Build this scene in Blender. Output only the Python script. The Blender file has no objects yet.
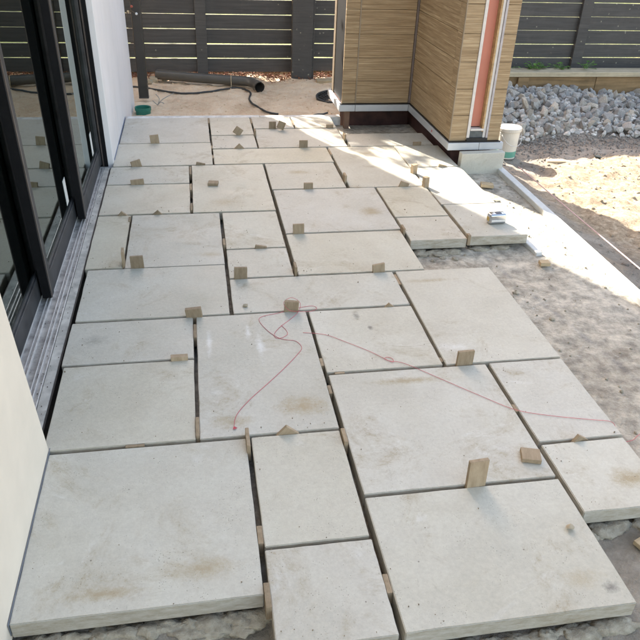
import bpy, bmesh, math, random
from mathutils import Vector, Matrix, noise
random.seed(7)
S = bpy.context.scene
COL = S.collection
R = math.radians

# ------------------------------------------------------------------ camera, world, sun, exposure
cd = bpy.data.cameras.new('camera'); cam = bpy.data.objects.new('camera', cd); COL.objects.link(cam)
rt = Vector((0.98580044, -0.16407411, 0.03573768))
dn = Vector((-0.05583232, -0.52097699, -0.85174276))
fw = Vector((0.15836744, 0.83765307, -0.52273998))
M4 = Matrix((rt, -dn, -fw)).transposed().to_4x4(); M4.translation = (0, 0, 1.55)
cam.matrix_world = M4
cd.sensor_width = 36; cd.lens = 36 * 698.27 / 640; cd.clip_start = .02; cd.clip_end = 600
S.camera = cam
SUN_AZ = math.atan2(-.436, .900); SUN_EL = R(31)
w = bpy.data.worlds.new("World"); S.world = w; w.use_nodes = True
nt = w.node_tree
sky = nt.nodes.new('ShaderNodeTexSky'); sky.sky_type = 'NISHITA'; sky.sun_disc = False
sky.sun_elevation = SUN_EL; sky.sun_rotation = SUN_AZ; sky.altitude = 50; sky.dust_density = 2.5; sky.air_density = 1.0
bg = nt.nodes['Background']; tint = nt.nodes.new('ShaderNodeMixRGB'); tint.blend_type = 'MULTIPLY'; tint.inputs[0].default_value = 1; tint.inputs[2].default_value = (1.19, 1.01, .84, 1)   # warm tint multiplied into the sky light as white balance
nt.links.new(sky.outputs[0], tint.inputs[1]); nt.links.new(tint.outputs[0], bg.inputs[0]); bg.inputs[1].default_value = .15
sd = bpy.data.lights.new('sun', 'SUN'); sd.energy = 5.0; sd.angle = R(.55); sd.color = (1, .93, .82)
sun = bpy.data.objects.new('sun', sd); COL.objects.link(sun)
tosun = Vector((math.sin(SUN_AZ) * math.cos(SUN_EL), math.cos(SUN_AZ) * math.cos(SUN_EL), math.sin(SUN_EL)))
sun.rotation_euler = tosun.to_track_quat('Z', 'Y').to_euler(); sun.location = (-3, 8, 7)
S.view_settings.view_transform = 'Standard'; S.view_settings.look = 'None'
S.view_settings.exposure = 2.17; S.view_settings.gamma = 1; S.view_settings.use_curve_mapping = False

# ------------------------------------------------------------------ helpers
def tag(o, label=None, cat=None, group=None, kind=None):
    if label: o['label'] = label
    if cat: o['category'] = cat
    if group: o['group'] = group
    if kind: o['kind'] = kind
    return o
def empty(name, loc=(0, 0, 0), label=None, cat=None, group=None, rz=0):
    o = bpy.data.objects.new(name, None); COL.objects.link(o); o.location = loc; o.rotation_euler.z = rz
    o.empty_display_size = .1
    return tag(o, label, cat, group)
def mesh_from(bm, name, mat, smooth=False):
    me = bpy.data.meshes.new(name); bm.normal_update(); bm.to_mesh(me); bm.free()
    if mat: me.materials.append(mat)
    if smooth:
        for p in me.polygons: p.use_smooth = True
    return me
def link(name, me, parent=None, loc=(0, 0, 0), rot=(0, 0, 0)):
    o = bpy.data.objects.new(name, me); COL.objects.link(o); o.location = loc; o.rotation_euler = rot
    if parent: o.parent = parent
    return o
def obj(name, bm, mat, parent=None, smooth=False, loc=(0, 0, 0), rot=(0, 0, 0)):
    return link(name, mesh_from(bm, name, mat, smooth), parent, loc, rot)
def abox(bm, x0, x1, y0, y1, z0, z1, bev=0.0, seg=1, mtx=None):
    r = bmesh.ops.create_cube(bm, size=1)
    for v in r['verts']:
        v.co = Vector((x0 + (v.co.x + .5) * (x1 - x0), y0 + (v.co.y + .5) * (y1 - y0), z0 + (v.co.z + .5) * (z1 - z0)))
        if mtx: v.co = mtx @ v.co
    if bev > 0:
        es = list({e for v in r['verts'] for e in v.link_edges})
        bmesh.ops.bevel(bm, geom=es, offset=bev, segments=seg, affect='EDGES', profile=.5)
def box(name, x0, x1, y0, y1, z0, z1, mat, parent=None, bev=0.0, seg=1):
    """box whose origin is its own centre (so object textures differ per piece)"""
    c = ((x0 + x1) / 2, (y0 + y1) / 2, (z0 + z1) / 2)
    bm = bmesh.new(); abox(bm, x0 - c[0], x1 - c[0], y0 - c[1], y1 - c[1], z0 - c[2], z1 - c[2], bev, seg)
    return obj(name, bm, mat, parent, loc=c)
def tube(bm, pts, r, n=8, caps=True):
    pts = [Vector(p) for p in pts]; rs = r if isinstance(r, (list, tuple)) else [r] * len(pts)
    rings = []; up = Vector((0, 0, 1))
    for i, p in enumerate(pts):
        a = pts[max(i - 1, 0)]; b = pts[min(i + 1, len(pts) - 1)]; d = (b - a).normalized()
        u = up - d * up.dot(d)
        if u.length < .05: u = Vector((1, 0, 0)) - d * d.x
        u.normalize(); v = d.cross(u)
        rings.append([bm.verts.new(p + (u * math.cos(t) + v * math.sin(t)) * rs[i]) for t in [2 * math.pi * k / n for k in range(n)]])
    for A, B in zip(rings, rings[1:]):
        for k in range(n): bm.faces.new((A[k], A[(k + 1) % n], B[(k + 1) % n], B[k]))
    if caps:
        bm.faces.new(rings[0][::-1]); bm.faces.new(rings[-1])
def smooth_path(pts, sub=6, close=False):
    P = [Vector(p) for p in pts]; out = []
    for i in range(len(P) - 1):
        p0 = P[max(i - 1, 0)]; p1 = P[i]; p2 = P[i + 1]; p3 = P[min(i + 2, len(P) - 1)]
        for k in range(sub):
            t = k / sub
            out.append(.5 * ((2 * p1) + (p2 - p0) * t + (2 * p0 - 5 * p1 + 4 * p2 - p3) * t * t + (3 * p1 - p0 - 3 * p2 + p3) * t ** 3))
    out.append(P[-1]); return out
def lathe(bm, prof, n=32):
    rings = [[bm.verts.new((r * math.cos(2 * math.pi * k / n), r * math.sin(2 * math.pi * k / n), z)) for k in range(n)] for r, z in prof]
    for A, B in zip(rings, rings[1:]):
        for k in range(n): bm.faces.new((A[k], A[(k + 1) % n], B[(k + 1) % n], B[k]))
    return rings
def sstep(a, b, x):
    t = max(0, min(1, (x - a) / (b - a))); return t * t * (3 - 2 * t)
def fbm(x, y, s, o=4, seed=0): return noise.fractal(Vector((x * s, y * s, seed)), 1.0, 2.0, o)

# ------------------------------------------------------------------ materials
class Mat:
    def __init__(s, name, rough=.6, spec=.5, metal=0, bump=None):
        s.m = bpy.data.materials.new(name); s.m.use_nodes = True; s.t = s.m.node_tree; s.b = s.t.nodes['Principled BSDF']
        s.b.inputs['Roughness'].default_value = rough; s.b.inputs['Metallic'].default_value = metal
        s.b.inputs['Specular IOR Level'].default_value = spec
    def n(s, typ, **k):
        x = s.t.nodes.new('ShaderNode' + typ)
        for a, b in k.items(): setattr(x, a, b)
        return x
    def L(s, a, b): s.t.links.new(a, b)
    def coord(s, scale=(1, 1, 1), rand=True, world=False):
        if world: src = s.n('NewGeometry').outputs['Position']
        else: src = s.n('TexCoord').outputs['Object']
        mp = s.n('Mapping'); mp.inputs['Scale'].default_value = scale; s.L(src, mp.inputs['Vector'])
        if rand and not world:
            oi = s.n('ObjectInfo'); mu = s.n('Math', operation='MULTIPLY'); mu.inputs[1].default_value = 57.0
            s.L(oi.outputs['Random'], mu.inputs[0]); s.L(mu.outputs[0], mp.inputs['Location'])
        return mp.outputs[0]
    def noise(s, co, scale, detail=4, rough=.55, dist=0):
        x = s.n('TexNoise'); x.inputs['Scale'].default_value = scale; x.inputs['Detail'].default_value = detail
        x.inputs['Roughness'].default_value = rough; x.inputs['Distortion'].default_value = dist; s.L(co, x.inputs['Vector']); return x.outputs['Fac']
    def ramp(s, v, stops):
        x = s.n('ValToRGB'); e = x.color_ramp.elements
        while len(e) < len(stops): e.new(.5)
        for i, (p, c) in enumerate(stops):
            e[i].position = p; e[i].color = (*c, 1) if isinstance(c, tuple) else (c, c, c, 1)
        s.L(v, x.inputs[0]); return x.outputs[0]
    def mix(s, f, a, b, typ='MIX'):
        x = s.n('MixRGB', blend_type=typ)
        for i, v in enumerate((f, a, b)):
            if isinstance(v, (int, float)): x.inputs[i].default_value = v if i == 0 else (v, v, v, 1)
            elif isinstance(v, tuple): x.inputs[i].default_value = (*v, 1)
            else: s.L(v, x.inputs[i])
        return x.outputs[0]
    def math(s, op, a, b=0.0):
        x = s.n('Math', operation=op)
        for i, v in enumerate((a, b)):
            if isinstance(v, (int, float)): x.inputs[i].default_value = v
            else: s.L(v, x.inputs[i])
        return x.outputs[0]
    def col(s, c):
        if isinstance(c, tuple): s.b.inputs['Base Color'].default_value = (*c, 1)
        else: s.L(c, s.b.inputs['Base Color'])
    def bump(s, h, dist=.002, strength=1.0):
        x = s.n('Bump'); x.inputs['Distance'].default_value = dist; x.inputs['Strength'].default_value = strength
        s.L(h, x.inputs['Height']); s.L(x.outputs[0], s.b.inputs['Normal'])
    def random(s): return s.n('ObjectInfo').outputs['Random']
def plain(name, c, rough=.6, metal=0, spec=.5, var=.12, scale=25, bump=.0006):
    m = Mat(name, rough, spec, metal); co = m.coord()
    f = m.noise(co, scale, 5); lo = tuple(v * (1 - var) for v in c); hi = tuple(min(1, v * (1 + var)) for v in c)
    m.col(m.ramp(f, [(.3, lo), (.7, hi)])); m.bump(f, bump)
    return m.m

_B = (.33, .25, .13); _D = (.13, .12, .105); _W = (.80, .81, .80)
MARKS = [(1.30, 1.43, .10, .06, _B, .52, .8), (1.02, 1.06, .04, .03, _D, .62, .8), (.95, 1.10, .10, .05, _B, .60, .5), (.20, 2.32, .028, .16, _W, .60, .55), (.16, 2.42, .02, .10, _W, .60, .5), (.0, 2.36, .018, .15, _W, .60, .5),
         (.31, 1.92, .12, .09, _B, .56, .75), (.06, 1.86, .12, .05, _B, .58, .6), (.63, 2.50, .022, .05, _D, .52, .8), (.67, 2.40, .012, .02, _D, .5, .8), (-.44, 2.42, .09, .07, _D, .62, .5),
         (.75, 2.02, .22, .03, _B, .56, .7), (.98, 2.22, .14, .05, _W, .66, .4), (1.05, 2.78, .16, .03, _B, .58, .6), (-.05, 1.27, .14, .06, _B, .56, .7), (-.3, 1.22, .14, .03, _B, .56, .7),
         (.15, 3.82, .14, .10, _B, .60, .55), (.95, 3.62, .10, .09, _B, .58, .6), (.62, 4.30, .13, .06, _B, .60, .6), (.03, 3.16, .10, .05, _B, .60, .5), (1.16, 4.65, .10, .04, _B, .58, .6)]
def stone_material(name, dirt=1.0):
    m = Mat(name, .58, .35); co = m.coord()
    big = m.noise(co, 2.2, 5, .6, .4); mid = m.noise(co, 9, 6, .62); fine = m.noise(co, 160, 3, .7)
    base = m.ramp(big, [(.28, (.475, .445, .37)), (.5, (.53, .502, .43)), (.75, (.575, .553, .487))])
    tint = m.ramp(m.random(), [(0, (1.03, 1.01, .93)), (.3, (.93, .945, .95)), (.55, (1.0, .995, .965)), (.8, (.955, .965, .985)), (1, (1.05, 1.02, .955))])
    c = m.mix(1, base, tint, 'MULTIPLY')
    c = m.mix(.17, c, m.ramp(mid, [(.35, .40), (.65, .66)]), 'OVERLAY')
    c = m.mix(.20, c, m.ramp(m.noise(co, 75, 6, .8), [(.36, .28), (.64, .64)]), 'OVERLAY')
    # brownish rubbed-in dirt in patches
    stain = m.ramp(m.noise(co, 3.6, 9, .78, .7), [(.53, 0.0), (.66, 1.0)])
    grit = m.ramp(m.noise(co, 28, 6, .8), [(.46, 0.0), (.62, 1.0)])
    sm = m.mix(1, stain, m.mix(.35, grit, 1.0), 'MULTIPLY')
    c = m.mix(m.math('MULTIPLY', sm, .75 * dirt), c, (.30, .235, .135))
    # thin dark scuffs along one direction
    sc = m.ramp(m.noise(m.coord((14, 2.0, 1)), 6, 4, .7, .8), [(.62, 0.0), (.70, 1.0)])
    c = m.mix(m.math('MULTIPLY', m.mix(1, sc, grit, 'MULTIPLY'), 1.0 * .35 * dirt), c, (.22, .20, .17))
    # white chalky smears
    ch = m.ramp(m.noise(m.coord((1, 1.6, 1)), 3.6, 6, .75, .9), [(.60, 0.0), (.72, 1.0)])
    c = m.mix(m.math('MULTIPLY', ch, .28), c, (.78, .79, .78))
    # marks the work has left on particular slabs (world position): dirt rubs and white smears
    wc = m.coord(world=True); wn = m.noise(wc, 55, 8, .85); wn2 = m.noise(wc, 9, 5, .7)
    for (px_, py_, rx_, ry_, cc_, th, am) in MARKS if dirt == 1 else ():
        mp = m.n('Mapping'); mp.inputs['Location'].default_value = (-px_ / rx_, -py_ / ry_, 0); mp.inputs['Scale'].default_value = (1 / rx_, 1 / ry_, 0); m.L(wc, mp.inputs['Vector'])
        le = m.n('VectorMath', operation='LENGTH'); m.L(mp.outputs[0], le.inputs[0])
        f = m.math('SUBTRACT', m.math('ADD', m.math('MULTIPLY', wn, 1.1), m.math('MULTIPLY', wn2, .9)), m.math('MULTIPLY', le.outputs['Value'], .6))
        c = m.mix(m.math('MULTIPLY', m.ramp(f, [(th - .04, 0.0), (th + .40, 1.0)]), am * .95), c, cc_)
    # pores
    vo = m.n('TexVoronoi'); vo.inputs['Scale'].default_value = 170; m.L(co, vo.inputs['Vector'])
    pm = m.ramp(m.noise(co, 13, 4, .7), [(.46, 0.0), (.68, 1.0)])
    rnd = m.ramp(vo.outputs['Color'], [(.42, 0.0), (.72, 1.0)])
    pore = m.mix(1, m.ramp(vo.outputs['Distance'], [(.13, 1.0), (.27, 0.0)]), m.mix(1, pm, rnd, 'MULTIPLY'), 'MULTIPLY')
    c = m.mix(m.math('MULTIPLY', pore, .8), c, (.20, .165, .12))
    vo2 = m.n('TexVoronoi'); vo2.inputs['Scale'].default_value = 19; m.L(co, vo2.inputs['Vector'])
    sp = m.mix(1, m.ramp(vo2.outputs['Distance'], [(.028, 1.0), (.058, 0.0)]), m.ramp(vo2.outputs['Color'], [(.60, 0.0), (.70, 1.0)]), 'MULTIPLY')
    c = m.mix(m.math('MULTIPLY', sp, .75), c, (.11, .095, .075))
    # sawn sides are rawer and browner than the faces
    gn = m.n('NewGeometry'); sz = m.n('SeparateXYZ'); m.L(gn.outputs['Normal'], sz.inputs[0])
    side = m.ramp(m.math('ABSOLUTE', sz.outputs[2]), [(.35, 1.0), (.6, 0.0)])
    c = m.mix(m.math('MULTIPLY', side, .7 if dirt == 1 else 0.0), c, m.ramp(m.noise(m.coord((2, 2, 8)), 9, 7, .75), [(.34, (.27, .22, .15)), (.5, (.40, .355, .28)), (.66, (.52, .49, .43))]))
    m.col(c)
    h = m.math('ADD', m.math('MULTIPLY', fine, .5), m.math('MULTIPLY', pore, -1.5)); h = m.math('ADD', h, m.math('MULTIPLY', mid, .9))
    m.bump(h, .0011)
    m.L(m.ramp(mid, [(.3, .48), (.7, .68)]), m.b.inputs['Roughness'])
    return m.m
M_stone = stone_material('sawn_limestone')

def concrete_material():
    m = Mat('rough_concrete', .85, .25); co = m.coord(world=True)
    a = m.noise(co, 1.7, 7, .68, .6); b = m.noise(co, 14, 7, .7); c_ = m.noise(co, 70, 4, .7)
    c = m.ramp(a, [(.3, (.33, .29, .23)), (.47, (.44, .40, .33)), (.7, (.53, .49, .415))])
    c = m.mix(.60, c, m.ramp(b, [(.36, .16), (.64, .82)]), 'OVERLAY')
    c = m.mix(m.math('MULTIPLY', m.ramp(m.noise(co, 4.3, 7, .75, 1), [(.54, 0.0), (.68, 1.0)]), .6), c, (.20, .165, .12))
    c = m.mix(m.math('MULTIPLY', m.ramp(m.noise(co, 9, 6, .8, 1), [(.64, 0.0), (.70, 1.0)]), .7), c, (.55, .54, .50))
    # blue chalk lines snapped on the slab
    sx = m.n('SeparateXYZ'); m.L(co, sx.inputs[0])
    near_dark = m.ramp(m.math('ADD', m.math('MULTIPLY', sx.outputs[1], .5), m.math('MULTIPLY', a, .25)), [(.76, .62), (.90, 0.0)])  # concrete gets browner and darker towards the near end
    c = m.mix(near_dark, c, (.15, .125, .095))
    for x0, s_ in ((1.60, .19),):
        xx = m.math('ADD', sx.outputs[0], m.math('MULTIPLY', m.math('ADD', sx.outputs[1], -2.5), s_))
        d = m.math('ABSOLUTE', m.math('ADD', xx, -x0))
        k = m.mix(1, m.ramp(d, [(.004, 1.0), (.020, 0.0)]), m.ramp(m.noise(co, 3, 6, .8), [(.36, 0.0), (.66, .16)]), 'MULTIPLY')
        c = m.mix(k, c, (.14, .19, .30))
    m.col(c)
    m.bump(m.math('ADD', b, m.math('MULTIPLY', c_, .6)), .012)
    return m.m
M_conc = concrete_material()
def mortar_mat():
    m = Mat('mortar', .9, .2); co = m.coord(world=True); b = m.noise(co, 30, 6, .7)
    m.col(m.ramp(b, [(.3, (.26, .225, .165)), (.7, (.50, .45, .355))])); m.bump(b, .012); return m.m
M_mortar = mortar_mat()
def ground_material():
    m = Mat('sandy_ground', .95, .15); co = m.coord(world=True)
    a = m.noise(co, 2.0, 7, .65, .5); b = m.noise(co, 22, 7, .75); g = m.noise(co, 110, 3, .75)
    sand = m.ramp(a, [(.3, (.60, .42, .27)), (.5, (.80, .60, .41)), (.7, (.88, .70, .50))])
    dirt = m.ramp(a, [(.3, (.20, .165, .135)), (.5, (.31, .27, .225)), (.7, (.42, .375, .32))])
    sx = m.n('SeparateXYZ'); m.L(co, sx.inputs[0])
    ny = m.math('ADD', m.math('MULTIPLY', a, 1.6), -.8)
    k1 = m.ramp(m.math('MULTIPLY', m.math('ADD', sx.outputs[0], ny), .1), [(.19, 0.0), (.225, 1.0)])      # right of the column it is dirt
    c = m.mix(k1, sand, dirt)
    # pale dry sand tipped in front of the stones
    dx = m.math('ADD', sx.outputs[0], -3.7); dy = m.math('ADD', sx.outputs[1], -4.2)
    d = m.math('SQRT', m.math('ADD', m.math('MULTIPLY', m.math('MULTIPLY', dx, dx), .8), m.math('MULTIPLY', m.math('MULTIPLY', dy, dy), .9)))
    c = m.mix(m.ramp(m.math('ADD', m.math('MULTIPLY', d, .5), m.math('MULTIPLY', ny, .25)), [(.48, 1.0), (.60, 0.0)]), c, m.ramp(b, [(.34, (.25, .19, .13)), (.5, (.36, .285, .20)), (.68, (.48, .395, .295))]))
    c = m.mix(.42, c, m.ramp(b, [(.3, .3), (.7, .70)]), 'OVERLAY')
    c = m.mix(.4, c, m.ramp(g, [(.3, .3), (.7, .72)]), 'OVERLAY')
    m.col(c); m.bump(m.math('ADD', b, m.math('MULTIPLY', g, .4)), .012)
    return m.m
M_ground = ground_material()
def wood_clad():
    m = Mat('timber_look_cladding', .62, .3)
    tc = m.n('TexCoord'); mp = m.n('Mapping'); m.L(tc.outputs['Object'], mp.inputs['Vector']); mp.inputs['Scale'].default_value = (1, 1, 1)
    oi = m.n('ObjectInfo'); mu = m.math('MULTIPLY', oi.outputs['Random'], 41.0); m.L(mu, mp.inputs['Location'])
    st = m.n('Mapping'); st.inputs['Scale'].default_value = (2.6, 2.6, 100); m.L(mp.outputs[0], st.inputs['Vector'])
    a = m.noise(st.outputs[0], 1.0, 7, .68, .35); st2 = m.n('Mapping'); st2.inputs['Scale'].default_value = (9, 9, 260); m.L(mp.outputs[0], st2.inputs['Vector'])
    b = m.noise(st2.outputs[0], 1.0, 4, .7)
    c = m.ramp(a, [(.32, (.20, .13, .065)), (.46, (.30, .208, .115)), (.56, (.375, .272, .158)), (.68, (.54, .42, .265))])
    c = m.mix(.45, c, m.ramp(b, [(.3, .3), (.7, .72)]), 'OVERLAY')
    c = m.mix(.10, c, m.ramp(oi.outputs['Random'], [(0, (.30, .22, .13)), (1, (.5, .40, .27))]))
    m.col(c); m.bump(m.math('ADD', a, m.math('MULTIPLY', b, .5)), .0016); return m.m
M_clad = wood_clad()
def timber(name, c, sc=(3, 40, 40), v=.3, rough=.75, bump=.001):
    m = Mat(name, rough, .25); a = m.noise(m.coord(sc), 1, 6, .65, .4)
    lo = tuple(x * (1 - v) for x in c); hi = tuple(min(1, x * (1 + v)) for x in c)
    cc = m.ramp(a, [(.3, lo), (.7, hi)]); k = m.noise(m.coord(), 7, 5, .7)
    cc = m.mix(.35, cc, m.ramp(k, [(.3, .3), (.7, .7)]), 'OVERLAY'); m.col(cc); m.bump(a, bump); return m.m
def spacer_mat():
    m = Mat('plywood', .75, .2); co = m.coord((1, 1, 1)); f = m.noise(m.coord((60, 60, 14)), 1, 5, .7)
    c = m.ramp(f, [(.3, (.29, .215, .135)), (.7, (.42, .33, .225))])
    t = m.ramp(m.random(), [(0, .78), (1, 1.15)]); c = m.mix(1, c, t, 'MULTIPLY')
    # plies seen on the cut edges: local Y is the thickness
    nn = m.n('TexCoord'); sx = m.n('SeparateXYZ'); m.L(nn.outputs['Object'], sx.inputs[0])
    w_ = m.math('SINE', m.math('MULTIPLY', sx.outputs[1], 1500)); c = m.mix(.28, c, m.ramp(w_, [(.2, .3), (.8, .66)]), 'OVERLAY')
    m.col(c); m.bump(f, .0008); return m.m
M_ply = spacer_mat()
def fence_mat():
    m = Mat('charcoal_fence_paint', .6, .3); a = m.noise(m.coord((3, 40, 60)), 1, 5, .6)
    c = m.ramp(a, [(.3, (.055, .052, .050)), (.7, (.085, .081, .077))])
    c = m.mix(.4, c, m.ramp(m.random(), [(0, .42), (1, .58)]), 'OVERLAY')
    co = m.coord(); vo = m.n('TexVoronoi'); vo.inputs['Scale'].default_value = 16; m.L(co, vo.inputs['Vector'])
    f = m.mix(1, m.ramp(vo.outputs['Distance'], [(.08, 1.0), (.17, 0.0)]), m.ramp(vo.outputs['Color'], [(.56, 0.0), (.6, 1.0)]), 'MULTIPLY')
    f = m.mix(1, f, m.ramp(m.noise(co, 60, 2), [(.4, 0.0), (.55, 1.0)]), 'MULTIPLY')
    c = m.mix(m.math('MULTIPLY', f, .7), c, (.42, .40, .30))
    du = m.ramp(m.noise(co, 5, 6, .75), [(.5, 0.0), (.75, .35)]); c = m.mix(du, c, (.12, .11, .10))
    m.col(c); m.bump(a, .0012); return m.m
M_fence = fence_mat()
M_render_cream = plain('cream_render', (.75, .665, .55), .8, var=.05, scale=6, bump=.0004)
def white_wall():
    m = Mat('white_render', .75, .3); co = m.coord(rand=False)
    a = m.noise(co, 2.5, 5, .6); b = m.noise(co, 90, 3, .7)
    c = m.ramp(a, [(.3, (.76, .73, .72)), (.7, (.83, .80, .80))])
    s_ = m.ramp(m.noise(m.coord((7, 7, .7), rand=False), 1.6, 5, .6), [(.55, 0.0), (.75, .35)]); c = m.mix(s_, c, (.62, .61, .65))
    sx = m.n('SeparateXYZ'); m.L(m.coord(world=True), sx.inputs[0])
    m.col(c); m.bump(b, .0006); return m.m
M_white_wall = white_wall()
M_alu = plain('brushed_aluminium', (.74, .72, .69), .42, .3, var=.15, scale=30)
M_track = plain('dusty_mill_aluminium', (.38, .365, .34), .6, .1, var=.45, scale=22, bump=.0015)
M_sill = plain('dusty_sill_board', (.50, .475, .42), .85, var=.3, scale=18, bump=.002)
M_black = plain('black_powder_coat', (.008, .008, .009), .6, 0, .15, .2, 40, .0002)
M_blackface = plain('dusty_black_frame', (.034, .035, .038), .5, var=.5, scale=12, bump=.0005)
M_bead = plain('bronze_edge_trim', (.11, .09, .08), .35, .3, var=.2)
M_rubber = plain('black_membrane', (.012, .012, .012), .5, var=.3, bump=.001)
M_tray = plain('pale_grey_flashing', (.50, .52, .54), .4, .15, var=.08, scale=8, bump=.0003)
M_plinth = plain('oxide_red_steel', (.075, .032, .026), .7, var=.35, scale=12)
M_salmon = plain('salmon_membrane', (.50, .185, .125), .55, var=.07, scale=5, bump=.0006)
M_trimw = plain('white_trim', (.62, .58, .54), .5, var=.08)
M_batten = timber('pine_batten', (.42, .28, .14))
M_sleeper = timber('treated_sleeper', (.25, .165, .085), (1.5, 30, 30), .35, bump=.002)
M_sleepertop = timber('weathered_sleeper_cap', (.46, .39, .27), (1.5, 30, 30), .25, bump=.002)
M_scrap = timber('pale_offcut', (.45, .35, .22))
M_brown_post = timber('brown_trim_board', (.13, .095, .06))
M_form = plain('white_formwork', (.60, .60, .58), .6, var=.12, scale=14, bump=.001)
M_pipe = plain('grey_brown_downpipe', (.085, .078, .066), .32, var=.1, scale=10, bump=.0003)
M_downpipe = plain('dark_bronze_downpipe', (.035, .031, .027), .35, var=.15, scale=10, bump=.0003)
M_hose = plain('black_poly_pipe', (.035, .037, .036), .45, var=.2)
M_green = plain('green_plastic', (.02, .17, .12), .4, var=.1)
M_bucketw = plain('white_plastic', (.66, .62, .54), .4, var=.08, scale=9)
M_bucketg = plain('green_label_band', (.12, .34, .26), .45, var=.08)
M_chrome = plain('chrome_case', (.50, .51, .52), .2, 1, var=.06, bump=.0002)
M_yellow = plain('yellow_tape', (.45, .30, .06), .4)
M_darkpl = plain('dark_plastic', (.02, .025, .05), .35)
M_pink = plain('pink_builders_line', (.58, .12, .15), .7, var=.15)
M_paleline = plain('pale_pink_line', (.75, .50, .48), .7, var=.1)
M_paper = plain('paper_sticker', (.72, .72, .70), .6, var=.05)
M_masking = plain('blue_film', (.13, .17, .27), .5, var=.15)
M_leafg = plain('weed_leaf', (.10, .20, .035), .5, var=.3)
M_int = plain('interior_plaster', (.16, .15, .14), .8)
def rock_mat():
    m = Mat('blue_grey_rock', .8, .3); co = m.coord(); a = m.noise(co, 9, 6, .7, .4); b = m.noise(co, 45, 5, .7)
    c = m.ramp(a, [(.3, (.27, .265, .26)), (.5, (.49, .48, .465)), (.7, (.74, .72, .68))])
    t = m.ramp(m.random(), [(0, (.70, .70, .71)), (.45, (1, .985, .95)), (.8, (1.2, 1.14, 1.04)), (1, (1.45, 1.25, 1.02))])
    c = m.mix(1, c, t, 'MULTIPLY'); c = m.mix(.4, c, m.ramp(b, [(.3, .3), (.7, .75)]), 'OVERLAY'); m.col(c); m.bump(m.math('ADD', a, b), .008); return m.m
M_rock = rock_mat()
M_bark = plain('bark_mulch', (.20, .085, .045), .9, var=.5, scale=60, bump=.004)
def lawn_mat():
    m = Mat('patchy_lawn', .9, .2); co = m.coord(world=True)
    c = m.ramp(m.noise(co, 1.1, 5, .7), [(.38, (.03, .045, .018)), (.52, (.14, .17, .05)), (.66, (.32, .31, .12))])  # dry and green grass; the darkest patches stand in for shadow
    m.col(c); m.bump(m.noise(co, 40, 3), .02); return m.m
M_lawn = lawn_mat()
M_treebark = plain('tree_bark', (.12, .09, .065), .9, var=.3, scale=15, bump=.01)
def leaf_mat():
    m = Mat('tree_leaves', .5, .3); m.col(m.ramp(m.noise(m.coord(), 2.0, 3), [(.3, (.04, .085, .018)), (.7, (.11, .16, .035))])); return m.m
M_leaf = leaf_mat()
M_brick = plain('shade_house_render', (.35, .31, .26), .85, var=.08, scale=4)  # walls of the unseen house added to cast shade
M_tile = plain('shade_house_tile', (.10, .085, .08), .8, var=.15)
def glass_mat():
    m = bpy.data.materials.new('tinted_glass'); m.use_nodes = True; t = m.node_tree; t.nodes.clear()
    o = t.nodes.new('ShaderNodeOutputMaterial'); mx = t.nodes.new('ShaderNodeMixShader'); tr = t.nodes.new('ShaderNodeBsdfTransparent'); gl = t.nodes.new('ShaderNodeBsdfGlossy')
    fr = t.nodes.new('ShaderNodeFresnel'); fr.inputs[0].default_value = 3.0; tr.inputs[0].default_value = (.30, .36, .33, 1)
    gl.inputs[0].default_value = (.86, .95, .91, 1); gl.inputs['Roughness'].default_value = .006
    t.links.new(fr.outputs[0], mx.inputs[0]); t.links.new(tr.outputs[0], mx.inputs[1]); t.links.new(gl.outputs[0], mx.inputs[2]); t.links.new(mx.outputs[0], o.inputs[0])
    return m
M_glass = glass_mat()

# ------------------------------------------------------------------ ground sheet
def rock_mound(x, y):
    return .12 * sstep(5.7, 6.6, y) * (1 - .70 * sstep(3.4, 4.9, x)) * sstep(2.2, 2.7, x)
def gh(x, y):
    back = -.155 + .03 * fbm(x, y, 1.6, 3, 3) + .020 * fbm(x, y, 9, 4, 5)
    right = -.30 + .035 * fbm(x, y, 1.3, 3, 8) + .016 * fbm(x, y, 8, 4, 9)
    right += .010 * fbm(x, y, 26, 3, 4) * sstep(2.3, 2.7, x)
    right += .11 * (1 - sstep(2.12, 2.55 + .08 * fbm(y, 0, 2, 2), x)) + rock_mound(x, y)
    k = sstep(1.95, 2.5, x)
    if y > 5.62: z = back * (1 - k) + right * k
    else: z = right if x > 2.09 else -.42
    if y > 7.28 and x > 2.3: z = -.10 + .01 * fbm(x, y, 5, 3)
    if -.95 < x < 2.09 and y < 5.62: z = -.42
    if x <= -.95 and y < 6.7: z = -.2
    return z
def graded(lo, hi, step, far):
    a = []; v = lo
    while v <= hi + 1e-6: a.append(v); v += step
    d = step; v = lo; L = []
    while v > -far: d *= 1.35; v -= d; L.append(v)
    d = step; v = a[-1]; H = []
    while v < far: d *= 1.35; v += d; H.append(v)
    return L[::-1] + a + H
xs = graded(-.9, 5.4, .03, 200); ys = graded(2.0, 7.9, .03, 200)
vs = [(x, y, gh(x, y)) for y in ys for x in xs]; nx = len(xs)
fs = [(j * nx + i, j * nx + i + 1, (j + 1) * nx + i + 1, (j + 1) * nx + i) for j in range(len(ys) - 1) for i in range(nx - 1)]
me = bpy.data.meshes.new('ground'); me.from_pydata(vs, [], fs); me.materials.append(M_ground)
for p in me.polygons: p.use_smooth = True
tag(link('ground', me), kind='structure')
# neighbour's lawn beyond the fence
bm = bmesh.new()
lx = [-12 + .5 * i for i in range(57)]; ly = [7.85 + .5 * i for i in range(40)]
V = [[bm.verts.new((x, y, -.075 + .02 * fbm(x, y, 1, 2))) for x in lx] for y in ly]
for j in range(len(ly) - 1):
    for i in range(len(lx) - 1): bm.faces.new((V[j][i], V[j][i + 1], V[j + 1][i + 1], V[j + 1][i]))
tag(obj('lawn', bm, M_lawn, smooth=True), kind='structure')

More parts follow.
